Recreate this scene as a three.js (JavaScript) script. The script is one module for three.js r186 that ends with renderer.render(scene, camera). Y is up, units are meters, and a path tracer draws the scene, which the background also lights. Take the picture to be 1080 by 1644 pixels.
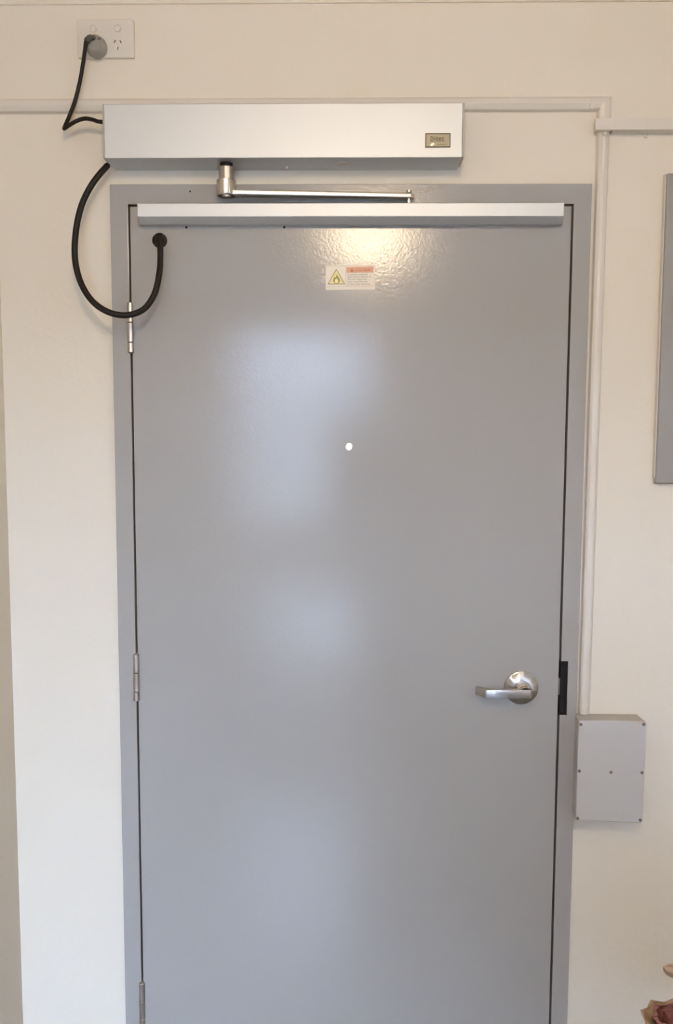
import * as THREE from 'three';
import { RoundedBoxGeometry } from 'three/addons/geometries/RoundedBoxGeometry.js';
import { mergeGeometries, mergeVertices, toCreasedNormals } from 'three/addons/utils/BufferGeometryUtils.js';
import { MarchingCubes } from 'three/addons/objects/MarchingCubes.js';
import { RectAreaLightUniformsLib } from 'three/addons/lights/RectAreaLightUniformsLib.js';

// ---------------------------------------------------------------- camera, sky, exposure
const scene = new THREE.Scene();
const camera = new THREE.PerspectiveCamera(60.83, 1080 / 1644, 0.01, 60);
camera.position.set(0.4765, 1.5732, 1.8948);
camera.rotation.set(THREE.MathUtils.degToRad(-5.25), THREE.MathUtils.degToRad(1.15), THREE.MathUtils.degToRad(0.225), 'YXZ');
const SKY = new THREE.Color().setRGB(58, 75, 108);     // bright, slightly blue overcast daylight
scene.background = SKY;
const LAMP_POWER = 6.15, LAMP_COLOR = new THREE.Color().setRGB(1.0, 0.77, 0.51);
RectAreaLightUniformsLib.init();
const renderer = new THREE.WebGLRenderer({ antialias: true });
renderer.toneMapping = THREE.LinearToneMapping;
renderer.toneMappingExposure = 1.0;
renderer.shadowMap.enabled = true;

// ---------------------------------------------------------------- small tools
let seed = 7;
const rnd = () => { seed = (seed * 1664525 + 1013904223) >>> 0; return seed / 4294967296; };
const names = {};
function numbered(n) { const k = names[n] = (names[n] ?? -1) + 1; return k ? `${n}_${String(k).padStart(3, '0')}` : n; }
function tag(o, label, category, group) { o.userData.label = label; o.userData.category = category; if (group) o.userData.group = group; return o; }
function struct(o, label) { o.userData.kind = 'structure'; if (label) o.userData.label = label; return o; }
function base(name, pos = [0, 0, 0]) { const g = new THREE.Group(); g.name = numbered(name); g.position.set(...pos); scene.add(g); return g; }
function mesh(name, geo, mat, parent = scene) {
  const list = (Array.isArray(geo) ? geo : [geo]).map((g) => { const q = g.index ? g.toNonIndexed() : g; for (const k of Object.keys(q.attributes)) if (!['position', 'normal', 'uv'].includes(k)) q.deleteAttribute(k); return q; });
  if (list.length > 1 && list.some((g) => !g.attributes.uv)) list.forEach((g) => g.deleteAttribute('uv'));
  const m = new THREE.Mesh(list.length > 1 ? mergeGeometries(list) : list[0], mat);
  m.name = parent === scene ? numbered(name) : name; m.castShadow = m.receiveShadow = true; parent.add(m); return m;
}
// a box given by its two corners, edges rounded by r; uv in metres on flat boxes
function bx(x0, y0, z0, x1, y1, z1, r = 0.001) {
  const w = x1 - x0, h = y1 - y0, d = z1 - z0;
  const g = r > 0 ? new RoundedBoxGeometry(w, h, d, 2, Math.min(r, w / 2.1, h / 2.1, d / 2.1)) : new THREE.BoxGeometry(w, h, d);
  g.translate((x0 + x1) / 2, (y0 + y1) / 2, (z0 + z1) / 2);
  return metreUV(g);
}
function metreUV(g0) {
  const g = g0.index ? g0.toNonIndexed() : g0;
  const p = g.attributes.position, n = g.attributes.normal, uv = new Float32Array(p.count * 2);
  for (let i = 0; i < p.count; i++) {
    const ax = Math.abs(n.getX(i)), ay = Math.abs(n.getY(i)), az = Math.abs(n.getZ(i));
    const [u, v] = az >= ax && az >= ay ? [p.getX(i), p.getY(i)] : ax >= ay ? [p.getZ(i), p.getY(i)] : [p.getX(i), p.getZ(i)];
    uv[2 * i] = u; uv[2 * i + 1] = v;
  }
  g.setAttribute('uv', new THREE.BufferAttribute(uv, 2)); return g;
}
function cyl(r0, r1, h, pos, rot = [0, 0, 0], seg = 32) { const g = new THREE.CylinderGeometry(r1, r0, h, seg); g.rotateX(rot[0]); g.rotateY(rot[1]); g.rotateZ(rot[2]); g.translate(...pos); return g; }
// turned profile [[r, z], ...] about an axis that points out of the wall
function turned(pts, pos, seg = 48) { const g = new THREE.LatheGeometry(pts.map(([r, z]) => new THREE.Vector2(Math.max(r, 1e-5), z)), seg); g.rotateX(Math.PI / 2); g.translate(...pos); return toCreasedNormals(g, 0.6); }
function tube(pts, r, seg = 120, rs = 14, capped = true) {
  const c = new THREE.CatmullRomCurve3(pts.map((p) => new THREE.Vector3(...p)), false, 'centripetal');
  const list = [new THREE.TubeGeometry(c, seg, r, rs, false)];
  if (capped) for (const p of [pts[0], pts[pts.length - 1]]) { const s = new THREE.SphereGeometry(r * 0.995, rs, 8); s.translate(...p); list.push(s); }
  return list;
}
// a closed outline in (z, y) drawn along x from x0 to x1
function alongX(outline, x0, x1, bevel = 0.0006) {
  const s = new THREE.Shape(outline.map(([z, y]) => new THREE.Vector2(-z, y)));
  const g = new THREE.ExtrudeGeometry(s, { depth: x1 - x0 - 2 * bevel, bevelEnabled: bevel > 0, bevelSize: bevel, bevelThickness: bevel, bevelOffset: -bevel, bevelSegments: 2, curveSegments: 10 });
  g.rotateY(Math.PI / 2); g.translate(x0 + bevel, 0, 0);
  return metreUV(g);
}
// a half-round strip laid on the wall along a path of corners (mitred), profile [[across, out], ...]
function onWall(path, profile, z0 = 0) {
  const n = path.length, P = path.map((p) => new THREE.Vector2(...p)), rows = [];
  for (let i = 0; i < n; i++) {
    const a = i ? P[i].clone().sub(P[i - 1]).normalize() : null, b = i < n - 1 ? P[i + 1].clone().sub(P[i]).normalize() : null;
    const na = a && new THREE.Vector2(-a.y, a.x), nb = b && new THREE.Vector2(-b.y, b.x);
    const m = na && nb ? na.clone().add(nb).divideScalar(1 + na.dot(nb)) : (na ?? nb);
    rows.push(profile.map(([u, w]) => [P[i].x + m.x * u, P[i].y + m.y * u, z0 + w]));
  }
  const v = [], quad = (a, b, c, d) => v.push(...a, ...b, ...c, ...a, ...c, ...d), k = profile.length;
  for (let i = 0; i < n - 1; i++) for (let j = 0; j < k; j++) quad(rows[i][j], rows[i][(j + 1) % k], rows[i + 1][(j + 1) % k], rows[i + 1][j]);
  for (const [r, f] of [[rows[0], 1], [rows[n - 1], 0]]) for (let j = 1; j < k - 1; j++) v.push(...r[0], ...(f ? r[j + 1] : r[j]), ...(f ? r[j] : r[j + 1]));
  const g = new THREE.BufferGeometry(); g.setAttribute('position', new THREE.Float32BufferAttribute(v, 3)); g.computeVertexNormals();
  return metreUV(toCreasedNormals(g, 0.7));
}
const halfRound = (w, h, lip = 0.0015) => { const p = [[w / 2, 0], [w / 2, lip]]; for (let i = 0; i <= 14; i++) { const a = Math.PI * i / 14; p.push([(w / 2 - 0.0006) * Math.cos(a), lip + (h - lip) * Math.sin(a) ** 0.8]); } p.push([-w / 2, lip], [-w / 2, 0]); return p; };

// ---------------------------------------------------------------- procedural textures (tileable noise)
function tileNoise(n, period, octaves, s) {           // values 0..1, wraps at n pixels
  const out = new Float32Array(n * n); let amp = 1, tot = 0;
  for (let o = 0; o < octaves; o++) {
    const c = period << o; if (c > n / 2) break;
    const g = new Float32Array(c * c); let q = (s + o * 977) >>> 0;
    for (let i = 0; i < g.length; i++) { q = (q * 1664525 + 1013904223) >>> 0; g[i] = q / 4294967296; }
    for (let y = 0; y < n; y++) { const fy = y / n * c, y0 = Math.floor(fy), ty = fy - y0, sy = ty * ty * (3 - 2 * ty), ya = (y0 % c) * c, yb = ((y0 + 1) % c) * c;
      for (let x = 0; x < n; x++) { const fx = x / n * c, x0 = Math.floor(fx), tx = fx - x0, sx = tx * tx * (3 - 2 * tx), xa = x0 % c, xb = (x0 + 1) % c;
        out[y * n + x] += amp * ((g[ya + xa] * (1 - sx) + g[ya + xb] * sx) * (1 - sy) + (g[yb + xa] * (1 - sx) + g[yb + xb] * sx) * sy); } }
    tot += amp; amp *= 0.55;
  }
  for (let i = 0; i < out.length; i++) out[i] /= tot;
  return out;
}
function grayTexture(v, n, metres, lo = 0, hi = 255) {
  const d = new Uint8Array(n * n * 4);
  for (let i = 0; i < n * n; i++) { const k = lo + (hi - lo) * v[i]; d[4 * i] = d[4 * i + 1] = d[4 * i + 2] = k; d[4 * i + 3] = 255; }
  const t = new THREE.DataTexture(d, n, n); t.wrapS = t.wrapT = THREE.RepeatWrapping; t.magFilter = t.minFilter = THREE.LinearFilter; t.repeat.set(1 / metres, 1 / metres); t.needsUpdate = true; return t;
}
const peel = grayTexture(tileNoise(1024, 128, 3, 11), 1024, 0.5);          // roller texture of gloss paint, about 4 mm
const wallRelief = grayTexture(tileNoise(1024, 64, 4, 23), 1024, 0.6);     // soft roller texture of wall paint
const streakV = (() => { const n = 512, a = tileNoise(n, 128, 2, 5), o = new Float32Array(n * n); for (let y = 0; y < n; y++) { let s = 0; for (let k = 0; k < 8; k++) s += a[y * n + k * 61]; for (let x = 0; x < n; x++) o[y * n + x] = 0.8 * s / 8 + 0.2 * a[y * n + x]; } return o; })();
const brushed = grayTexture(streakV, 512, 0.12);
const steelRough = grayTexture(tileNoise(256, 32, 3, 91), 256, 0.1, 60, 130);

// ---------------------------------------------------------------- materials
const C = (r, g, b) => new THREE.Color().setRGB(r, g, b);
const std = (c, o = {}) => new THREE.MeshStandardMaterial({ color: c, roughness: 0.6, ...o });
const phy = (c, o = {}) => new THREE.MeshPhysicalMaterial({ color: c, roughness: 0.5, ...o });
const M = {
  wall: phy(C(0.76, 0.705, 0.605), { roughness: 0.55, specularIntensity: 0.5, bumpMap: wallRelief, bumpScale: 0.0004 }),
  ceiling: std(C(0.82, 0.81, 0.78), { roughness: 0.9 }),
  door: phy(C(0.350, 0.336, 0.318), { roughness: 0.155, specularIntensity: 0.8, bumpMap: peel, bumpScale: 0.00013 }),
  plastic: phy(C(0.70, 0.655, 0.585), { roughness: 0.35 }),
  socket: phy(C(0.70, 0.655, 0.585), { roughness: 0.3 }),
  aluminium: std(C(0.61, 0.635, 0.655), { metalness: 1, roughness: 0.54, bumpMap: brushed, bumpScale: 0.00004 }),
  capGrey: std(C(0.42, 0.41, 0.39), { metalness: 0.3, roughness: 0.5 }),
  nickel: std(C(0.66, 0.63, 0.57), { metalness: 1, roughness: 0.26 }),
  steel: std(C(0.60, 0.585, 0.575), { metalness: 1, roughness: 0.3 }),
  steelDull: std(C(0.56, 0.53, 0.49), { metalness: 1, roughness: 0.35 }),
  rubber: phy(C(0.013, 0.010, 0.008), { roughness: 0.5, specularIntensity: 0.35 }),
  black: phy(C(0.010, 0.010, 0.010), { roughness: 0.5, specularIntensity: 0.35 }),
  hole: std(C(0.01, 0.009, 0.008), { roughness: 1 }),
  box: phy(C(0.50, 0.485, 0.465), { roughness: 0.5, bumpMap: wallRelief, bumpScale: 0.0001 }),
  panel: phy(C(0.30, 0.285, 0.26), { roughness: 0.45 }),
  trim: phy(C(0.66, 0.62, 0.55), { roughness: 0.4 }),  // pale tone for the light on the grey panel side
  chrome: std(C(0.92, 0.92, 0.92), { metalness: 1, roughness: 0.06 }),
};

// ---------------------------------------------------------------- the room shell
const LX = -0.285, RX = 2.3, BZ = 4.0, CH = 2.56, T = 0.16;
{ // door wall with its opening
  const s = new THREE.Shape([[LX - T, 0], [RX + T, 0], [RX + T, CH], [LX - T, CH]].map((p) => new THREE.Vector2(...p)));
  s.holes.push(new THREE.Path([[-0.030, 0.0], [-0.030, 2.078], [0.956, 2.078], [0.956, 0.0]].map((p) => new THREE.Vector2(...p))));
  const g = new THREE.ExtrudeGeometry(s, { depth: T, bevelEnabled: false }); g.translate(0, 0, -T);
  struct(mesh('wall_front', metreUV(g), M.wall), 'cream painted wall around the grey door');
  const w = { x0: -0.34, x1: 0.605, y0: 0, y1: 2.27 };       // glazed door in the wall behind the viewer
  const b = new THREE.Shape([[LX - 0.6, 0], [w.x0, 0], [w.x0, w.y1], [w.x1, w.y1], [w.x1, 0], [RX + T, 0], [RX + T, CH], [LX - 0.6, CH]].map((p) => new THREE.Vector2(...p)));
  const gb = new THREE.ExtrudeGeometry(b, { depth: T, bevelEnabled: false }); gb.translate(0, 0, BZ);
  struct(mesh('wall_back', metreUV(gb), M.wall), 'cream wall with a glazed door behind the viewer');
  // left wall near the door, then a wider bay by the glazed door
  const bay = 2.0;
  struct(mesh('wall_left', [bx(LX - T, 0, 0, LX, CH, bay, 0), bx(LX - 0.6 - T, 0, bay, LX - 0.6, CH, BZ + T, 0), bx(LX - 0.6 - T, 0, bay - T, LX - T, CH, bay, 0)], M.wall), 'cream side wall seen as a sliver at the left edge');
  const v = { z0: 1.85, z1: 2.65, y0: 1.0, y1: 2.05 };       // unseen side window, added to fill the left sliver and shaded right wall
  struct(mesh('wall_right', [bx(RX, 0, 0, RX + T, CH, v.z0, 0), bx(RX, 0, v.z1, RX + T, CH, BZ, 0), bx(RX, 0, v.z0, RX + T, v.y0, v.z1, 0), bx(RX, v.y1, v.z0, RX + T, CH, v.z1, 0)], M.wall), 'cream side wall with an added small window out of view to the right');
  const sw = base('added_window_1'); struct(sw, 'small side window added out of view to the right as fill daylight');
  mesh('window_frame', [bx(RX + 0.05, v.y0, v.z0, RX + 0.1, v.y1, v.z0 + 0.035), bx(RX + 0.05, v.y0, v.z1 - 0.035, RX + 0.1, v.y1, v.z1), bx(RX + 0.05, v.y0, v.z0 + 0.035, RX + 0.1, v.y0 + 0.035, v.z1 - 0.035), bx(RX + 0.05, v.y1 - 0.035, v.z0 + 0.035, RX + 0.1, v.y1, v.z1 - 0.035)], std(C(0.6, 0.6, 0.59), { roughness: 0.4 }), sw);
  mesh('window_pane', bx(RX + 0.072, v.y0 + 0.035, v.z0 + 0.035, RX + 0.078, v.y1 - 0.035, v.z1 - 0.035, 0), phy(C(1, 1, 1), { roughness: 0, transmission: 1, thickness: 0, ior: 1.5 }), sw);
  struct(mesh('ceiling', bx(-1.1, CH, -T, RX + T, CH + 0.1, BZ + T, 0), M.ceiling), 'white ceiling');
  const floorTex = grayTexture(tileNoise(512, 16, 5, 61), 512, 1.2, 190, 255); floorTex.colorSpace = THREE.SRGBColorSpace;
  struct(mesh('floor', bx(-1.1, -0.1, -T - 1.2, RX + T, 0, BZ + T, 0), phy(C(0.20, 0.175, 0.15), { roughness: 0.13, map: floorTex })), 'dark glossy vinyl floor');
  // lobby behind the door, so that no daylight creeps through the gaps
  struct(mesh('wall_lobby', [bx(-0.5, 0, -1.36, 1.5, CH, -1.2, 0), bx(-0.66, 0, -1.36, -0.5, CH, -T, 0), bx(1.5, 0, -1.36, 1.66, CH, -T, 0), bx(-0.66, CH, -1.36, 1.66, CH + 0.1, -T, 0)], M.wall), 'wall of the dark lobby behind the door');
  // glazed door: tall upper pane, solid middle panel, low pane
  const wg = base('door_2'); struct(wg, 'glazed door behind the viewer, mirrored softly in the grey door');
  const fm = std(C(0.60, 0.60, 0.59), { roughness: 0.4 }), f = 0.045, z0 = BZ + 0.05, z1 = BZ + 0.10;
  mesh('door_frame', [bx(w.x0, 0, z0, w.x0 + f, w.y1, z1), bx(w.x1 - f, 0, z0, w.x1, w.y1, z1), bx(w.x0 + f, w.y1 - f, z0, w.x1 - f, w.y1, z1), bx(w.x0 + f, 0, z0, w.x1 - f, 0.05, z1)], fm, wg);
  mesh('middle_panel', bx(w.x0 + f, 0.49, z0 + 0.005, w.x1 - f, 0.95, z1 - 0.005), fm, wg);
  const glass = phy(C(1, 1, 1), { roughness: 0, transmission: 1, thickness: 0, ior: 1.5 });
  for (const [a, c] of [[0.05, 0.49], [0.95, w.y1 - f]]) mesh('glass_pane', bx(w.x0 + f, a, z0 + 0.022, w.x1 - f, c, z0 + 0.028, 0), glass, wg);
  const sb = tag(base('pane_blocker_box', [-0.25, 0, 3.45]), 'dark lidded box added before the glazed door to hide part of its low pane', 'box');  // unseen box added to narrow the low pane mirrored in the door
  mesh('box_body', bx(-0.20, 0.0005, -0.16, 0.20, 0.46, 0.16, 0.008), std(C(0.10, 0.085, 0.07), { roughness: 0.7 }), sb);
  mesh('box_lid', bx(-0.21, 0.46, -0.17, 0.21, 0.50, 0.17, 0.006), std(C(0.09, 0.075, 0.06), { roughness: 0.7 }), sb);
  struct(mesh('ground', bx(-14, -0.3, -12, 15, -0.12, 34, 0), std(C(0.15, 0.15, 0.145), { roughness: 0.95 })), 'paved ground outside the window');
  // unseen wall added outside, sized to hide the lower sky from the glazed door
  const yw = tag(base('sky_blocker_wall', [0, -0.12, 7.5]), 'rendered wall with coping added outside the glazed door to hide the low sky', 'wall');
  mesh('render', bx(-9, 0, 0, 10, 2.62, 0.2, 0.004), std(C(0.29, 0.29, 0.285), { roughness: 0.9 }), yw);
  mesh('coping', bx(-9.02, 2.62, -0.03, 10.02, 2.68, 0.23, 0.006), std(C(0.35, 0.34, 0.33), { roughness: 0.8 }), yw);
  const nw = tag(base('side_blocker_wall', [4.3, -0.12, 0]), 'tall rendered wall added outside the side window to cut its sky light', 'wall');  // added so the side window sees a dim wall instead of sky
  mesh('render', bx(0, 0, -8, 0.3, 4.2, 7.4, 0.004), std(C(0.36, 0.345, 0.32), { roughness: 0.9 }), nw);
  mesh('coping', bx(-0.03, 4.2, -8, 0.33, 4.27, 7.4, 0.006), std(C(0.35, 0.34, 0.33), { roughness: 0.8 }), nw);
  // cornice at the top of the door wall
  struct(mesh('trim_1', alongX([[0, 2.4565], [0.0035, 2.4565], [0.0045, 2.4575], [0.0050, 2.470], [0.012, 2.474], [0.038, 2.488], [0.055, 2.510], [0.066, 2.535], [0.070, 2.548], [0.085, 2.548], [0.085, CH], [0, CH]], LX, RX, 0), M.wall), 'cream cornice along the top of the door wall');
}

// ---------------------------------------------------------------- the door set
{
  const d = base('door_1'); struct(d, 'grey painted steel door in a flush grey steel frame'); d.userData.category = 'door';
  const U = (ix0, ix1, iy, ox0, ox1, oy, zf, zb, bev) => {
    const s = new THREE.Shape([[ox0, 0], [ox0, oy], [ox1, oy], [ox1, 0], [ix1, 0], [ix1, iy], [ix0, iy], [ix0, 0]].map((p) => new THREE.Vector2(...p)));
    const g = new THREE.ExtrudeGeometry(s, { depth: zf - zb - bev, bevelEnabled: bev > 0, bevelThickness: bev, bevelSize: bev, bevelOffset: -bev, bevelSegments: 2 }); g.translate(0, 0, zb); return metreUV(g);
  };
  // frame face, and the narrower rebate behind the leaf; the strike side is cut out for the black keep
  const KY0 = 0.9535, KY1 = 1.0745;
  const face = (() => {
    const s = new THREE.Shape([[-0.042, 0], [-0.042, 2.0905], [0.969, 2.0905], [0.969, 0], [0.9322, 0], [0.9322, KY0], [0.9475, KY0], [0.9475, KY1], [0.9322, KY1], [0.9322, 2.0495], [-0.0042, 2.0495], [-0.0042, 0]].map((p) => new THREE.Vector2(...p)));
    const g = new THREE.ExtrudeGeometry(s, { depth: 0.048, bevelEnabled: true, bevelThickness: 0.0012, bevelSize: 0.0012, bevelOffset: -0.0012, bevelSegments: 3 }); g.translate(0, 0, -0.0372); return metreUV(g);
  })();
  mesh('door_frame', [face, U(0.012, 0.916, 2.033, -0.03, 0.956, 2.078, -0.034, -T - 0.004, 0)], M.door, d);
  const leaf = mesh('door_leaf', bx(-0.0004, 0.008, -0.029, 0.9278, 2.0452, 0.0105, 0.0012), M.door, d);
  // small leftover screw holes
  for (const [x, y, z] of [[0.119, 2.0025, 0.0106], [0.326, 2.0025, 0.0106]]) mesh('screw_hole', cyl(0.0026, 0.0026, 0.0006, [x, y, z], [Math.PI / 2, 0, 0], 16), M.hole, leaf);
  mesh('screw_hole', cyl(0.002, 0.002, 0.0006, [0.128, 2.076, 0.0121], [Math.PI / 2, 0, 0], 16), M.hole, d);
  // hinges: three knuckles on a pin, leaves folded in the gap
  for (const [y0, y1] of [[1.7395, 1.846], [0.977, 1.0835], [0.210, 0.3165]]) {
    const h = mesh('hinge', [bx(-0.0038, y0, -0.028, -0.0022, y1, 0.011, 0.0003), bx(-0.0018, y0, -0.028, -0.0006, y1, 0.011, 0.0003)], M.steelDull, d);
    const cuts = [y0, y0 + 0.022, y0 + 0.064, y1].map((v) => v);
    for (let i = 0; i < 3; i++) { const a = cuts[i] + 0.0006, b = cuts[i + 1] - 0.0006; mesh('knuckle', toCreasedNormals(new THREE.LatheGeometry([[1e-5, a], [0.0055, a], [0.0064, a + 0.001], [0.0064, b - 0.001], [0.0055, b], [1e-5, b]].map((p) => new THREE.Vector2(...p)), 28).translate(-0.0022, 0, 0.0158), 0.5), M.steelDull, h); }
  }
  // peephole
  const p = mesh('peephole', turned([[0.0095, 0], [0.0095, 0.0012], [0.0086, 0.0026], [0.0066, 0.0030], [0.0060, 0.0022], [0.0060, 0]], [0.465, 1.5405, 0.0105], 36), M.steelDull, d);
  mesh('glowing_peephole_lens', turned([[0, 0.0042], [0.0025, 0.0039], [0.0045, 0.0031], [0.0060, 0.0018], [0.0060, 0.0], [0, 0]], [0.465, 1.5405, 0.0105], 36), std(C(0.9, 0.9, 0.9), { roughness: 0.1, emissive: C(1, 1, 0.97), emissiveIntensity: 0.9 }), p);  // emission stands in for the bright spot of light in the lens
  // lever handle: dished rose, collar, lever with a returned end
  const h = mesh('handle', turned([[0.0372, 0], [0.0372, 0.003], [0.0365, 0.0045], [0.0345, 0.0055], [0.0200, 0.0145], [0.0185, 0.0150], [0.0175, 0.0135], [0.0160, 0.0135], [0, 0.0135]], [0.8465, 1.0150, 0.0105], 72), M.steel, d);
  h.material = M.roseSteel = std(C(0.54, 0.535, 0.53), { metalness: 1, roughness: 0.30 });
  mesh('collar', turned([[0.0140, 0.012], [0.0140, 0.022], [0.0150, 0.023], [0.0150, 0.030], [0.0125, 0.032], [0.0120, 0.046]], [0.8465, 1.0150, 0.0105], 40), M.nickel, h);
  const s = new THREE.Shape(); s.moveTo(0.861, -0.046); s.quadraticCurveTo(0.863, -0.052, 0.860, -0.0575); s.quadraticCurveTo(0.858, -0.0605, 0.852, -0.0605);
  s.lineTo(0.764, -0.0610); s.quadraticCurveTo(0.7615, -0.0610, 0.7600, -0.0590); s.lineTo(0.7430, -0.0350); s.lineTo(0.7500, -0.0310); s.lineTo(0.7660, -0.0520); s.lineTo(0.825, -0.0500); s.quadraticCurveTo(0.838, -0.0490, 0.842, -0.0420); s.lineTo(0.856, -0.0420); s.closePath();
  const lg = new THREE.ExtrudeGeometry(s, { depth: 0.0150, bevelEnabled: true, bevelThickness: 0.0014, bevelSize: 0.0014, bevelOffset: -0.0014, bevelSegments: 3, curveSegments: 10 });
  lg.rotateX(-Math.PI / 2); lg.translate(0, 1.0065, 0);
  { const a = lg.attributes.position; for (let i = 0; i < a.count; i++) { const t = THREE.MathUtils.clamp((a.getX(i) - 0.76) / 0.1, 0, 1); a.setY(i, 1.0145 + (a.getY(i) - 1.0145) * (0.98 + 0.16 * t)); } lg.computeVertexNormals(); }
  mesh('lever', toCreasedNormals(lg, 0.5), M.steel, h);
  // black electric strike let into the frame, its steel latch showing
  const k = mesh('strike_keep', [bx(0.9323, KY0 + 0.0004, -0.03, 0.9472, KY1 - 0.0004, 0.0080, 0.0008), bx(0.9440, KY0 + 0.0004, 0.0, 0.9472, KY1 - 0.0004, 0.0126, 0.0008), bx(0.9284, KY0 + 0.0004, -0.03, 0.9440, KY0 + 0.006, 0.0116, 0.0008), bx(0.9284, KY1 - 0.006, -0.03, 0.9440, KY1 - 0.0004, 0.0116, 0.0008)], M.black, d);
  mesh('latch', bx(0.9280, 0.998, -0.02, 0.9318, 1.036, 0.0095, 0.001), std(C(0.20, 0.18, 0.16), { metalness: 0.8, roughness: 0.45 }), k);
}

// ---------------------------------------------------------------- door operator above the door
{
  const o = tag(base('door_operator', [0, 0, 0]), 'long silver aluminium door operator box with a swing arm, mounted above the grey door', 'door opener');
  const X0 = -0.0345, X1 = 0.6925, Y0 = 2.1215, Y1 = 2.2275, Z1 = 0.0852;
  mesh('cover', bx(X0 + 0.0034, Y0, 0.0170, X1 - 0.0034, Y1, Z1, 0.0016), M.aluminium, o);
  mesh('back_plate', bx(X0 + 0.0036, Y0 + 0.0002, 0.0004, X1 - 0.0036, 2.2350, 0.0175, 0.0004), M.aluminium, o);
  for (const [a, b] of [[X0, X0 + 0.0034], [X1 - 0.0034, X1]]) mesh('end_cap', bx(a, Y0 + 0.0008, 0.0170, b, Y1 + 0.001, Z1 - 0.0022, 0.0012), M.capGrey, o);
  // badge
  const c = document.createElement('canvas'); c.width = 400; c.height = 220; const g = c.getContext('2d');
  g.fillStyle = '#8b8470'; g.fillRect(0, 0, 400, 220); g.strokeStyle = '#45402f'; g.lineWidth = 16; g.strokeRect(8, 8, 384, 204);
  g.fillStyle = '#3a352a'; g.font = 'bold 92px sans-serif'; g.textBaseline = 'alphabetic'; g.fillText('Ditec', 74, 116);
  g.fillRect(74, 124, 236, 6); g.font = '27px sans-serif'; g.fillText('ENTREMATIC', 190, 186);
  g.fillStyle = '#efeadb'; g.beginPath(); g.ellipse(112, 174, 34, 18, -0.5, 0, 7); g.fill();
  const t = new THREE.CanvasTexture(c); t.colorSpace = THREE.SRGBColorSpace;
  const bm = std(C(1, 1, 1), { map: t, metalness: 0.35, roughness: 0.35 }), dark = std(C(0.2, 0.19, 0.16), { metalness: 0.4, roughness: 0.4 });
  const bg = new THREE.BoxGeometry(0.0505, 0.0275, 0.0016); bg.translate(0.640, 2.1545, Z1 + 0.0006);
  const bmesh = new THREE.Mesh(bg, [dark, dark, dark, dark, bm, dark]); bmesh.name = 'nameplate'; bmesh.castShadow = bmesh.receiveShadow = true; o.add(bmesh);
  // plug and screw in the underside
  mesh('blanking_plug', cyl(0.013, 0.0135, 0.0030, [0.449, Y0 - 0.0012, 0.050]), std(C(0.55, 0.53, 0.50), { roughness: 0.45 }), o);
  mesh('screw', cyl(0.0035, 0.0042, 0.006, [0.333, Y0 - 0.0026, 0.030]), M.steelDull, o);
  // spindle: dark seal, sleeve, clamp
  const upY = (pts) => toCreasedNormals(new THREE.LatheGeometry(pts.map((p) => new THREE.Vector2(...p)), 48).translate(0.2105, 0, 0.050), 0.5);
  mesh('spindle_seal', upY([[0.0125, 2.112], [0.0128, 2.1216]]), M.black, o);
  mesh('spindle_sleeve', upY([[1e-5, 2.086], [0.0158, 2.086], [0.0158, 2.1122], [0.0145, 2.1136], [1e-5, 2.1136]]), std(C(0.52, 0.49, 0.45), { metalness: 1, roughness: 0.42 }), o);
  const clamp = mesh('spindle_clamp', upY([[1e-5, 2.0560], [0.0185, 2.0560], [0.0198, 2.0572], [0.0206, 2.0600], [0.0206, 2.0868], [0.0196, 2.0878], [1e-5, 2.0878]]), M.nickel, o);
  mesh('cap_screw', cyl(0.009, 0.009, 0.003, [0.2105, 2.0550, 0.050]), M.steelDull, clamp);
  // flat forged arm that reaches to the sliding shoe in the rail
  const pl = new THREE.Shape(); pl.moveTo(0.200, -0.036); pl.lineTo(0.575, -0.0145); pl.absarc(0.5868, -0.0255, 0.0110, 2.0, -1.75, true); pl.lineTo(0.200, -0.066); pl.closePath();
  const ag = new THREE.ExtrudeGeometry(pl, { depth: 0.0066, bevelEnabled: true, bevelThickness: 0.0018, bevelSize: 0.0018, bevelOffset: -0.0018, bevelSegments: 3, curveSegments: 14 });
  ag.rotateX(-Math.PI / 2); ag.translate(0, 2.0580, 0);
  const arm = mesh('drive_arm', toCreasedNormals(ag, 0.6), std(C(0.80, 0.77, 0.72), { metalness: 1, roughness: 0.28 }), o);
  mesh('pivot_pin', [cyl(0.0035, 0.0035, 0.020, [0.5868, 2.047, 0.0265], [0, 0, 0], 20), cyl(0.0052, 0.0052, 0.0050, [0.5868, 2.0495, 0.0265], [0, 0, 0], 20)], M.chrome, arm);
  mesh('pivot_nut', cyl(0.0062, 0.0062, 0.005, [0.5868, 2.0710, 0.0265], [0, 0, 0], 6), M.steelDull, arm);
}
// ---------------------------------------------------------------- slide rail on the leaf
{
  const r = tag(base('guide_rail'), 'slim silver aluminium slide rail along the top edge of the grey door, under the arm', 'rail');
  const prof = [[0.0107, 2.0050], [0.0290, 2.0040], [0.0300, 2.0048], [0.0402, 2.0172], [0.0407, 2.0186], [0.0407, 2.0436], [0.0398, 2.0446], [0.0107, 2.0446]];
  mesh('rail_body', alongX(prof, 0.0238, 0.9040, 0), M.aluminium, r);
  for (const [a, b] of [[0.0226, 0.0239], [0.9039, 0.9056]]) mesh('end_cap', alongX(prof.map(([z, y]) => [z > 0.012 ? z - 0.0006 : z, y]), a, b, 0.0003), M.capGrey, r);
  mesh('slot', bx(0.05, 2.0440, 0.0205, 0.88, 2.0449, 0.0325, 0), M.hole, r);
}
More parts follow.
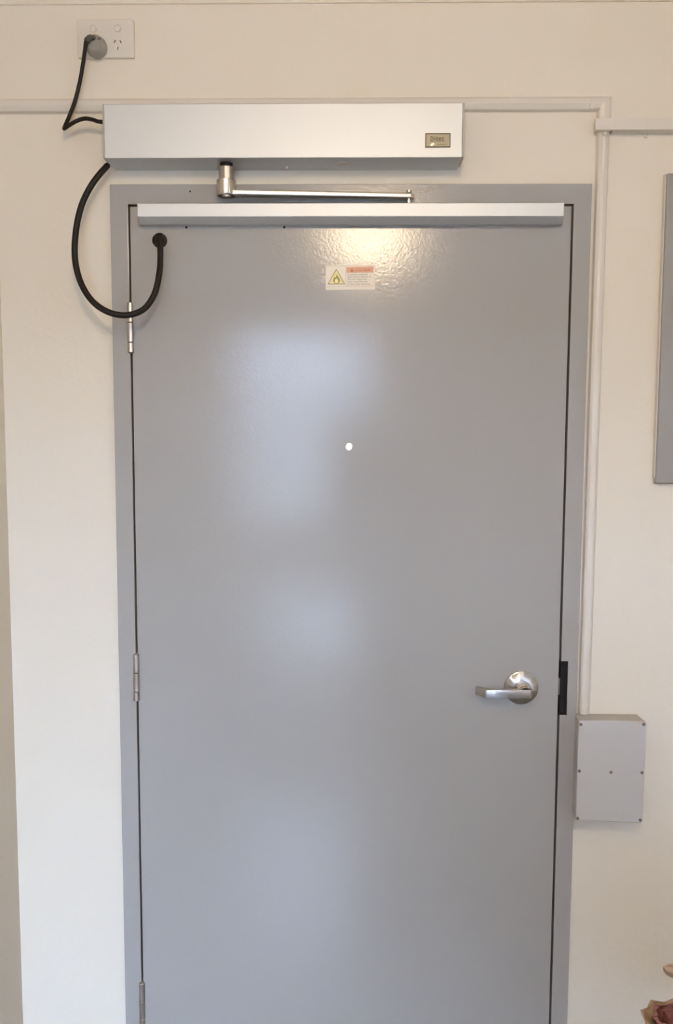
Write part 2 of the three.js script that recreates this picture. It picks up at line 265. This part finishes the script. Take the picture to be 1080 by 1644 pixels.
// ---------------------------------------------------------------- flexible loop from operator to leaf
{
  const l = tag(base('door_loop'), 'thick black cable loop curving from the operator box to the upper left of the door', 'cable');
  const pts = [[-0.018, 2.140, 0.040], [-0.0300, 2.1290, 0.0430], [-0.0372, 2.1185, 0.045], [-0.0511, 2.1001, 0.052], [-0.0679, 2.0746, 0.058], [-0.087, 2.0347, 0.062], [-0.0999, 1.9781, 0.064], [-0.1006, 1.9208, 0.068], [-0.0844, 1.8691, 0.076], [-0.0561, 1.8325, 0.085], [-0.0217, 1.8131, 0.09], [0.011, 1.8096, 0.088], [0.0413, 1.822, 0.08], [0.0609, 1.8528, 0.068], [0.0697, 1.8979, 0.055], [0.0704, 1.938, 0.044], [0.0683, 1.9587, 0.036], [0.0640, 1.9740, 0.0245], [0.0625, 1.9760, 0.016]];
  mesh('hose', tube(pts.slice(2), 0.0064, 200, 18), M.rubber, l);
  const gl = mesh('gland', turned([[0.0158, 0], [0.0158, 0.0028], [0.0148, 0.0048], [0.0105, 0.0062], [0.0100, 0.0100], [0.0075, 0.0115], [0, 0.0115]], [0.0622, 1.9752, 0.0105], 40), M.rubber, l);
  for (const a of [0.9, 2.4, 3.9, 5.4]) mesh('screw', turned([[0.0018, 0], [0.0014, 0.0008], [0, 0.001]], [0.0622 + 0.0126 * Math.cos(a), 1.9752 + 0.0126 * Math.sin(a), 0.0155], 14), std(C(0.06, 0.06, 0.055), { roughness: 0.4 }), gl);
}
// ---------------------------------------------------------------- power outlet, plug and cord
{
  const s = tag(base('power_outlet'), 'cream double power outlet plate high on the wall, left of centre', 'power outlet');
  const rr = (x0, y0, x1, y1, r) => { const p = new THREE.Shape(); p.moveTo(x0 + r, y0); p.lineTo(x1 - r, y0); p.absarc(x1 - r, y0 + r, r, -Math.PI / 2, 0); p.lineTo(x1, y1 - r); p.absarc(x1 - r, y1 - r, r, 0, Math.PI / 2); p.lineTo(x0 + r, y1); p.absarc(x0 + r, y1 - r, r, Math.PI / 2, Math.PI); p.lineTo(x0, y0 + r); p.absarc(x0 + r, y0 + r, r, Math.PI, Math.PI * 1.5); return p; };
  mesh('faceplate', new THREE.ExtrudeGeometry(rr(-0.1050, 2.348, 0.0135, 2.4250, 0.004), { depth: 0.0062, bevelEnabled: true, bevelThickness: 0.0022, bevelSize: 0.0022, bevelOffset: -0.0022, bevelSegments: 3 }).translate(0, 0, 0.0002), M.socket, s);
  for (const x of [-0.0710, -0.0200]) mesh('switch', [turned([[0.0080, 0], [0.0080, 0.0012], [0.0074, 0.0012], [0.0074, 0.0001]], [x, 2.4055, 0.0083], 32), turned([[0.0064, 0], [0.0064, 0.0010], [0.0058, 0.0015], [0, 0.0017]], [0, 0, 0], 32).rotateX(x < -0.05 ? 0.09 : -0.09).translate(x, 2.4055, 0.0086)], M.socket, s);
  for (const [x, y, a] of [[-0.0262, 2.3800, -0.45], [-0.0142, 2.3795, 0.45], [-0.0203, 2.3668, 0]]) mesh('pin_slot', bx(-0.0010, -0.0033, 0, 0.0010, 0.0033, 0.0008, 0.0002).rotateZ(a).translate(x, y, 0.0080), std(C(0.10, 0.075, 0.045), { roughness: 0.9 }), s);
  mesh('lit_slot_shutter', bx(-0.0225 - 0.0012, 2.3668, 0.008, -0.0214, 2.3715, 0.0092, 0.0003), std(C(0.86, 0.85, 0.82), { roughness: 0.3 }), s);  // earth slot shutter, its highlight painted in as a paler tone

  const p = tag(base('power_cable'), 'thin black power cable with a round grey plug, running to the operator box', 'cord');
  const plug = mesh('plug', turned([[0.0205, 0], [0.0215, 0.004], [0.0215, 0.012], [0.0195, 0.018], [0.0185, 0.024], [0.0150, 0.028], [0, 0.029]], [-0.0622, 2.3655, 0.0084], 44), phy(C(0.26, 0.245, 0.215), { roughness: 0.25, clearcoat: 0.4 }), p);
  mesh('terminal', [bx(-0.0560, 2.3700, 0.031, -0.0470, 2.3770, 0.0368, 0.002), bx(-0.0520, 2.3640, 0.031, -0.0470, 2.3700, 0.0362, 0.002), bx(-0.0720, 2.3520, 0.030, -0.0590, 2.3580, 0.0360, 0.002)], phy(C(0.10, 0.09, 0.07), { roughness: 0.4 }), plug);
  const pts = [[-0.0640, 2.3740, 0.0355], [-0.0693, 2.3735, 0.042], [-0.0745, 2.3655, 0.046], [-0.0783, 2.3490, 0.044], [-0.0844, 2.3303, 0.036], [-0.0942, 2.294, 0.030], [-0.1062, 2.2558, 0.027], [-0.1186, 2.2254, 0.027], [-0.1263, 2.206, 0.030], [-0.1275, 2.1960, 0.037], [-0.1215, 2.1945, 0.046], [-0.1095, 2.2000, 0.05], [-0.0945, 2.2076, 0.05], [-0.0802, 2.2112, 0.05], [-0.0648, 2.2093, 0.05], [-0.0534, 2.2056, 0.05], [-0.0400, 2.2040, 0.05]];
  mesh('cable', tube(pts, 0.0041, 200, 14), M.rubber, p);
  mesh('strain_relief', tube([[-0.0625, 2.3752, 0.0340], [-0.0680, 2.3742, 0.0412], [-0.0735, 2.3675, 0.0458]], 0.0056, 20, 14), phy(C(0.06, 0.055, 0.045), { roughness: 0.4 }), p);
  mesh('grommet', new THREE.LatheGeometry([[1e-5, 0.0066], [0.0042, 0.0064], [0.0060, 0.0045], [0.0100, 0.0020], [0.0104, 0.0], [1e-5, 0]].map((q) => new THREE.Vector2(...q)), 28).rotateZ(Math.PI / 2).translate(-0.0345, 2.2040, 0.05), M.rubber, p);
}
// ---------------------------------------------------------------- surface conduit and trunking
{
  const c2 = tag(base('cable_conduit'), 'cream half-round conduit running behind the operator box and down the right of the door', 'conduit');
  mesh('conduit_run', onWall([[LX + 0.0005, 2.2525], [0.9640, 2.2530]], halfRound(0.0300, 0.0155)), M.plastic, c2);
  mesh('elbow', onWall([[0.9600, 2.2530], [0.9905, 2.2530], [0.9905, 2.2170]], halfRound(0.0302, 0.0168)), M.plastic, c2);
  mesh('conduit_drop', onWall([[0.9905, 2.2200], [0.9870, 0.9560]], halfRound(0.0262, 0.0155)), M.plastic, c2);
  const t = tag(base('cable_trunking'), 'cream square-edged plastic trunking crossing the conduit at upper right', 'trunking');
  mesh('trunking_body', bx(1.0060, 2.1935, 0.0002, 1.75, 2.2160, 0.0280, 0.0004), M.plastic, t);
  mesh('end_cover', bx(0.9680, 2.1935, 0.0175, 1.0061, 2.2160, 0.0280, 0.0004), M.plastic, t);
  for (const x of [0.9890, 1.0810]) mesh('fixing_ear', turned([[0.0045, 0], [0.0045, 0.003], [0.0022, 0.003], [0.0022, 0.0006], [0, 0.0006]], [x, 2.1895, x < 1 ? 0.0178 : 0.0004], 24), M.plastic, t);
}
// ---------------------------------------------------------------- grey junction box
{
  const b = tag(base('junction_box'), 'grey plastic junction box with seven lid screws, right of the door below the conduit', 'junction box');
  mesh('box_body', [bx(0.9655, 0.738, 0.0135, 1.1060, 0.9545, 0.0485, 0.003), bx(0.9710, 0.739, 0.0003, 1.1050, 0.9535, 0.0145, 0.001)], M.box, b);
  const lid = new THREE.Shape(); { const x0 = 0.9615, x1 = 1.1075, y0 = 0.7335, y1 = 0.9575, r = 0.004; lid.moveTo(x0 + r, y0 + 0.001); lid.lineTo(x1 - 0.006, y0 - 0.0025); lid.quadraticCurveTo(x1 - 0.002, y0 - 0.0025, x1 - 0.0015, y0 + 0.004); lid.lineTo(x1, y1 - r * 2); lid.quadraticCurveTo(x1, y1, x1 - r * 2, y1); lid.lineTo(x0 + r, y1 + 0.0005); lid.quadraticCurveTo(x0, y1, x0, y1 - r); lid.lineTo(x0, y0 + r); lid.quadraticCurveTo(x0, y0 + 0.001, x0 + r, y0 + 0.001); }
  const L = mesh('lid', new THREE.ExtrudeGeometry(lid, { depth: 0.0095, bevelEnabled: true, bevelThickness: 0.0025, bevelSize: 0.003, bevelOffset: -0.003, bevelSegments: 4 }).translate(0, 0, 0.0480), M.box, b);
  for (const [x, y] of [[0.9665, 0.949], [1.1005, 0.951], [0.966, 0.846], [1.1005, 0.844], [0.9655, 0.740], [1.1005, 0.738], [1.034, 0.844]]) {
    const s = mesh('screw', turned([[0.0034, -0.001], [0.0034, 0.0010], [0.0026, 0.0018], [0.0015, 0.0019], [0.0013, 0.0010], [0, 0.0010]], [x, y, 0.0600], 20), std(C(0.25, 0.23, 0.21), { metalness: 1, roughness: 0.35 }), L);
  }
}
// ---------------------------------------------------------------- grey panel at the right edge
{
  const p = tag(base('wall_panel'), 'grey painted wall panel cut off by the right edge of the photo', 'panel');
  mesh('panel_board', bx(1.1215, 1.465, 0.0003, 1.70, 2.111, 0.0160, 0.005), M.panel, p);
  mesh('lit_edge_strip', bx(1.1188, 1.478, 0.0003, 1.1214, 2.110, 0.0135, 0.001), M.trim, p);  // pale strip paints the light catching the left side of the board
}
// ---------------------------------------------------------------- warning sticker
{
  const c = document.createElement('canvas'); c.width = 840; c.height = 408; const g = c.getContext('2d');
  g.fillStyle = '#dcd5c6'; g.fillRect(0, 0, 840, 408);
  g.fillStyle = '#e4dccd'; g.fillRect(22, 26, 326, 318);
  g.strokeStyle = '#d8b9a4'; g.lineWidth = 10; g.strokeRect(340, 20, 480, 322);
  g.fillStyle = '#c47c57'; g.fillRect(356, 34, 452, 86);
  g.strokeStyle = '#9c5a34'; g.lineWidth = 4; g.strokeRect(356, 34, 452, 86);
  g.fillStyle = '#8f4a28'; g.beginPath(); g.moveTo(448, 48); g.lineTo(486, 108); g.lineTo(410, 108); g.fill();
  g.font = 'bold 56px sans-serif'; g.textBaseline = 'alphabetic'; g.fillText('CAUTION', 506, 98, 280);
  g.fillStyle = '#b9b0a0'; g.fillRect(352, 124, 4, 214);
  g.strokeStyle = '#7b6c4a'; g.lineWidth = 14; g.lineJoin = 'round'; g.fillStyle = '#ddd184'; g.beginPath(); g.moveTo(182, 66); g.lineTo(324, 310); g.lineTo(40, 310); g.closePath(); g.fill(); g.stroke();
  // flame-like dark sign over a pale hand
  g.fillStyle = '#6f6018'; g.beginPath(); g.moveTo(186, 148); g.bezierCurveTo(200, 186, 240, 196, 240, 250); g.bezierCurveTo(240, 285, 216, 302, 184, 302); g.bezierCurveTo(148, 302, 130, 280, 130, 248); g.bezierCurveTo(130, 212, 150, 214, 156, 186); g.bezierCurveTo(164, 200, 170, 204, 174, 210); g.bezierCurveTo(180, 190, 178, 170, 186, 148); g.fill();
  g.fillStyle = '#e9dfa2'; g.beginPath(); g.ellipse(184, 266, 32, 30, 0, 0, 7); g.fill(); g.fillRect(158, 226, 13, 40); g.fillRect(177, 216, 13, 46); g.fillRect(196, 226, 13, 40);
  g.fillStyle = '#7d7468'; g.font = '600 38px sans-serif';
  ['A caution required', '(pneumatic) device. If', 'the unit opens the', 'door from this side', 'to the other function'].forEach((s, i) => g.fillText(s, 372, 166 + i * 40, 430));
  g.fillStyle = '#aaa08f'; g.fillRect(356, 348, 448, 3); g.fillRect(20, 346, 320, 4);
  const t = new THREE.CanvasTexture(c); t.colorSpace = THREE.SRGBColorSpace; t.anisotropy = 8;
  const w = std(C(0.8, 0.78, 0.74)), f = phy(C(0.95, 0.95, 0.95), { map: t, roughness: 0.35 });
  const geo = new THREE.BoxGeometry(0.1045, 0.0508, 0.0004); geo.rotateZ(0.006);
  const m = new THREE.Mesh(geo, [w, w, w, w, f, w]); m.name = numbered('warning_sticker'); m.position.set(0.4660, 1.8985, 0.0108); m.castShadow = m.receiveShadow = true; scene.add(m);
  tag(m, 'small white warning sticker with a yellow triangle and orange header, high on the grey door', 'sticker');
}
// ---------------------------------------------------------------- dusty pink flower with dry leaves at the lower right corner
{
  const v = tag(base('vase', [1.085, 0, 0.345]), 'tall ceramic vase below the red flower, beyond the lower right corner', 'vase');
  mesh('vase_body', new THREE.LatheGeometry([[1e-5, 0], [0.055, 0], [0.062, 0.006], [0.085, 0.09], [0.078, 0.17], [0.045, 0.24], [0.040, 0.27], [0.047, 0.285], [0.043, 0.285], [0.036, 0.268], [0.04, 0.24], [0.07, 0.17], [0.076, 0.09], [0.05, 0.012], [1e-5, 0.010]].map((p) => new THREE.Vector2(...p)), 48), phy(C(0.6, 0.55, 0.47), { roughness: 0.3 }), v);
  const f = tag(base('flower', [1.085, 0, 0.345]), 'dusky red flower with folded petals and dry tan leaves at the lower right corner', 'flower');
  const petal = (w, h, cup, curl, wave = 0) => {           // a cupped petal, root at origin, growing up +y, opening towards +z
    const nu = 14, nv = 14, pos = [], idx = [];
    for (let j = 0; j <= nv; j++) for (let i = 0; i <= nu; i++) {
      const u = i / nu * 2 - 1, t = Math.sin(Math.PI / 2 * j / nv), half = w * (t > 0.55 ? Math.sqrt(Math.max(0.0004, 1 - ((t - 0.55) / 0.45) ** 2)) : 0.3 + 0.7 * Math.sin(Math.PI / 2 * t / 0.55));
      pos.push(u * half, h * t - 0.10 * h * t * t * u * u, cup * (u * u - 0.2) * (0.3 + t) * -1 + curl * t * t * t + wave * Math.sin(u * 5 + t * 4) * t);
    }
    for (let j = 0; j < nv; j++) for (let i = 0; i < nu; i++) { const a = j * (nu + 1) + i; idx.push(a, a + 1, a + nu + 2, a, a + nu + 2, a + nu + 1); }
    const g = new THREE.BufferGeometry(); g.setAttribute('position', new THREE.Float32BufferAttribute(pos, 3)); g.setIndex(idx); g.computeVertexNormals(); return g;
  };
  const red = phy(C(0.165, 0.045, 0.040), { roughness: 0.75, side: THREE.DoubleSide, sheen: 0.4 }), rose = phy(C(0.27, 0.11, 0.10), { roughness: 0.75, side: THREE.DoubleSide, sheen: 0.4 }), tan = phy(C(0.42, 0.29, 0.18), { roughness: 0.8, side: THREE.DoubleSide });
  const cy = 0.456;
  const ring = (n, r, tilt, w, h, cup, curl, mat, ph, y, name = 'petal') => { for (let i = 0; i < n; i++) { const a = ph + i / n * Math.PI * 2; const g = petal(w, h, cup, curl, 0.002); g.rotateX(tilt); g.translate(0, 0, r); g.rotateY(a); g.translate(0, y, 0); mesh(name, g, mat, f); } };
  ring(3, 0.004, 0.10, 0.019, 0.046, 0.012, -0.006, red, 0.3, cy - 0.004);
  ring(5, 0.008, 0.32, 0.026, 0.052, 0.014, -0.002, red, 0.9, cy - 0.008);
  ring(7, 0.012, 0.58, 0.030, 0.056, 0.008, 0.003, rose, 0.2, cy - 0.014);
  ring(9, 0.014, 0.78, 0.034, 0.068, 0.004, 0.004, tan, 0.1, cy - 0.020, 'outer_petal');
  mesh('stem', tube([[0, 0.02, 0], [0.004, 0.2, 0.004], [0, cy - 0.02, 0]], 0.004, 30, 10), phy(C(0.14, 0.16, 0.07), { roughness: 0.7 }), f);
  const leafG = petal(0.013, 0.046, 0.006, 0.006, 0.002); leafG.rotateZ(0.95); leafG.translate(0.012, 0.555, -0.012);
  mesh('dry_leaf', leafG, tan, f);
  mesh('leaf_stalk', tube([[0.002, cy - 0.02, -0.004], [0.004, 0.50, -0.016], [0.012, 0.556, -0.012]], 0.0022, 24, 8), tan, f);
}
// ---------------------------------------------------------------- ceiling lamp behind the camera
{
  const l = tag(base('ceiling_lamp', [0.54, CH, 2.10]), 'round warm-white ceiling lamp above and behind the viewer, mirrored at the top of the door', 'lamp');
  mesh('lamp_base', new THREE.LatheGeometry([[1e-5, 0], [0.180, 0], [0.180, -0.022], [0.172, -0.026], [1e-5, -0.026]].reverse().map((p) => new THREE.Vector2(...p)), 48), std(C(0.8, 0.8, 0.78)), l);
  const pr = []; for (let i = 0; i <= 16; i++) { const a = Math.PI / 2 * i / 16; pr.push(new THREE.Vector2(Math.max(0.170 * Math.sin(a), 1e-5), -0.027 - 0.075 * Math.cos(a))); }
  mesh('diffuser', new THREE.LatheGeometry(pr, 48), std(C(0.9, 0.88, 0.82), { roughness: 0.5, emissive: LAMP_COLOR, emissiveIntensity: 0.7 }), l);
  const p = new THREE.PointLight(LAMP_COLOR, LAMP_POWER, 0, 2); p.position.set(0, -0.070, 0); p.castShadow = true; p.shadow.radius = 9.5; p.name = 'lamp_light'; l.add(p);
}
// ---------------------------------------------------------------- the photographer behind the camera (mirrored in the door, shades the wall)
{
  const sub = (a, b) => [a[0] - b[0], a[1] - b[1], a[2] - b[2]], dot = (a, b) => a[0] * b[0] + a[1] * b[1] + a[2] * b[2];
  const bone = (a, b, ra, rb) => { const ab = sub(b, a), l2 = dot(ab, ab) || 1e-9; return (x, y, z) => { const px = x - a[0], py = y - a[1], pz = z - a[2]; const t = Math.min(1, Math.max(0, (px * ab[0] + py * ab[1] + pz * ab[2]) / l2)); return Math.hypot(px - ab[0] * t, py - ab[1] * t, pz - ab[2] * t) - (ra + (rb - ra) * t); }; };
  const blob = (c, r) => (x, y, z) => { const k = Math.hypot((x - c[0]) / r[0], (y - c[1]) / r[1], (z - c[2]) / r[2]); return (k - 1) * Math.min(...r); };
  const field = (fs, k, grow = 0) => (x, y, z) => { let d = 1e3; for (const f of fs) { const e = f(x, y, z), h = Math.max(k - Math.abs(d - e), 0) / k; d = Math.min(d, e) - h * h * k / 4; } return d - grow; };
  const skin = (f, c, side, n) => {
    const mc = new MarchingCubes(n, new THREE.MeshStandardMaterial(), false, false, 120000), h = side / 2; mc.isolation = 0;
    for (let k = 0; k < n; k++) for (let j = 0; j < n; j++) for (let i = 0; i < n; i++) mc.field[k * n * n + j * n + i] = -f(c[0] + (i - n / 2) / (n / 2) * h, c[1] + (j - n / 2) / (n / 2) * h, c[2] + (k - n / 2) / (n / 2) * h);
    mc.update();
    const g = new THREE.BufferGeometry(), P = mc.positionArray.slice(0, mc.count * 3);
    for (let i = 0; i < mc.count; i++) for (let a = 0; a < 3; a++) P[3 * i + a] = P[3 * i + a] * h + c[a];
    g.setAttribute('position', new THREE.BufferAttribute(P, 3)); const m = mergeVertices(g, 1e-5); m.computeVertexNormals(); return m.toNonIndexed();
  };
  const arm = (s, e, w) => [bone(s, e, 0.052, 0.041), bone(e, w, 0.041, 0.028)];
  const SA = [0.475, 1.360, 2.40], EA = [0.400, 1.150, 2.27], WA = [0.412, 1.440, 2.005], SB = [0.805, 1.360, 2.40], EB = [0.785, 1.13, 2.24], WB = [0.552, 1.425, 2.000];
  const torso = [bone([0.57, 1.315, 2.40], [0.71, 1.315, 2.40], 0.100, 0.100), bone([0.64, 1.28, 2.40], [0.64, 1.04, 2.41], 0.125, 0.115), bone([0.59, 0.95, 2.41], [0.69, 0.95, 2.41], 0.110, 0.110), bone(SA, SB, 0.058, 0.058)];
  const arms = [...arm(SA, EA, WA), ...arm(SB, EB, WB)];
  const legs = [[0.56, 1], [0.72, -1]].flatMap(([x, k]) => [bone([x, 0.88, 2.41], [x - 0.012 * k, 0.47, 2.40], 0.086, 0.055), bone([x - 0.012 * k, 0.47, 2.40], [x - 0.02 * k, 0.09, 2.43], 0.057, 0.037)]);
  const feet = [[0.54, -1], [0.74, 1]].map(([x, k]) => bone([x, 0.045, 2.44], [x + 0.02 * k, 0.032, 2.25], 0.042, 0.032));
  const hx = 0.445, hy = 1.545;                             // the head leans over to the phone
  const head = [blob([hx, hy, 2.375], [0.078, 0.118, 0.098]), bone([hx, hy - 0.055, 2.33], [hx, hy - 0.09, 2.325], 0.05, 0.034), bone([0.60, 1.355, 2.405], [hx + 0.015, hy - 0.09, 2.385], 0.064, 0.055), bone([hx, hy - 0.005, 2.282], [hx, hy - 0.032, 2.262], 0.011, 0.014), bone([hx - 0.023, hy - 0.065, 2.292], [hx + 0.023, hy - 0.065, 2.292], 0.009, 0.009), blob([hx - 0.08, hy - 0.015, 2.385], [0.012, 0.032, 0.02]), blob([hx + 0.08, hy - 0.015, 2.385], [0.012, 0.032, 0.02]), blob([hx - 0.028, hy + 0.005, 2.287], [0.014, 0.009, 0.012]), blob([hx + 0.028, hy + 0.005, 2.287], [0.014, 0.009, 0.012])];
  const hand = (w, sgn) => {                                // fingers in front of the phone, thumb on its screen side
    const ex = 0.4765 + sgn * 0.047, fs = [bone(w, [ex + sgn * 0.004, 1.475, 1.945], 0.026, 0.024), bone([ex + sgn * 0.006, 1.455, 1.950], [ex + sgn * 0.006, 1.515, 1.932], 0.019, 0.017)];
    [[1.452, 0.0072, 0.016], [1.472, 0.0082, 0.024], [1.493, 0.0085, 0.027], [1.514, 0.0080, 0.024]].forEach(([y, r, len]) => { const a = [ex + sgn * 0.010, y, 1.934], b = [ex + sgn * 0.006, y + 0.004, 1.902], c = [ex - sgn * 0.006, y + 0.005, 1.8905], d = [ex - sgn * len, y + 0.004, 1.8895]; fs.push(bone(a, b, r * 1.1, r), bone(b, c, r, r * 0.95), bone(c, d, r * 0.95, r * 0.85)); });
    fs.push(bone([ex + sgn * 0.002, 1.478, 1.952], [ex - sgn * 0.010, 1.512, 1.932], 0.0125, 0.0105), bone([ex - sgn * 0.010, 1.512, 1.932], [ex - sgn * 0.016, 1.540, 1.919], 0.0105, 0.009));
    return fs;
  };
  const toSkin = C(0.50, 0.32, 0.24);
  const body = mesh('person', [skin(field([...torso, ...arms, ...legs, ...feet], 0.035), [0.63, 0.78, 2.25], 1.80, 112), skin(field(head, 0.02), [0.50, 1.48, 2.37], 0.48, 96), skin(field(hand(WA, -1), 0.007), [0.445, 1.475, 1.95], 0.20, 64), skin(field(hand(WB, 1), 0.007), [0.525, 1.475, 1.95], 0.20, 64)], phy(toSkin, { roughness: 0.55 }));
  tag(body, 'person in a dark jumper behind the viewer, arms raised to hold a phone', 'person');
  mesh('jumper', skin(field([...torso, ...arms], 0.05, 0.014), [0.63, 1.15, 2.25], 1.10, 84), std(C(0.06, 0.055, 0.05), { roughness: 0.9 }), body);
  mesh('trousers', skin(field([torso[2], ...legs], 0.05, 0.012), [0.66, 0.55, 2.40], 1.20, 84), std(C(0.05, 0.052, 0.06), { roughness: 0.9 }), body);
  mesh('shoe', skin(field([feet[0]], 0.03, 0.010), [0.55, 0.08, 2.34], 0.42, 40), std(C(0.04, 0.04, 0.04)), body);
  mesh('shoe', skin(field([feet[1]], 0.03, 0.010), [0.77, 0.08, 2.34], 0.42, 40), std(C(0.04, 0.04, 0.04)), body);
  mesh('hair', skin(field([blob([hx, hy + 0.028, 2.394], [0.094, 0.108, 0.102]), blob([hx - 0.01, hy - 0.05, 2.43], [0.098, 0.11, 0.07])], 0.04), [hx, hy, 2.40], 0.40, 64), std(C(0.05, 0.035, 0.025), { roughness: 0.8 }), body);
  const ph = tag(base('phone'), 'slim black phone held upright in both hands of the person', 'phone');
  mesh('phone_body', bx(0.4395, 1.435, 1.9005, 0.5135, 1.592, 1.9085, 0.0035), phy(C(0.02, 0.02, 0.022), { roughness: 0.3 }), ph);
  mesh('phone_screen', bx(0.4425, 1.439, 1.9084, 0.5105, 1.588, 1.9090, 0), phy(C(0.03, 0.03, 0.03), { roughness: 0.1, emissive: C(0.3, 0.29, 0.27), emissiveIntensity: 0.5 }), ph);
}
renderer.render(scene, camera);
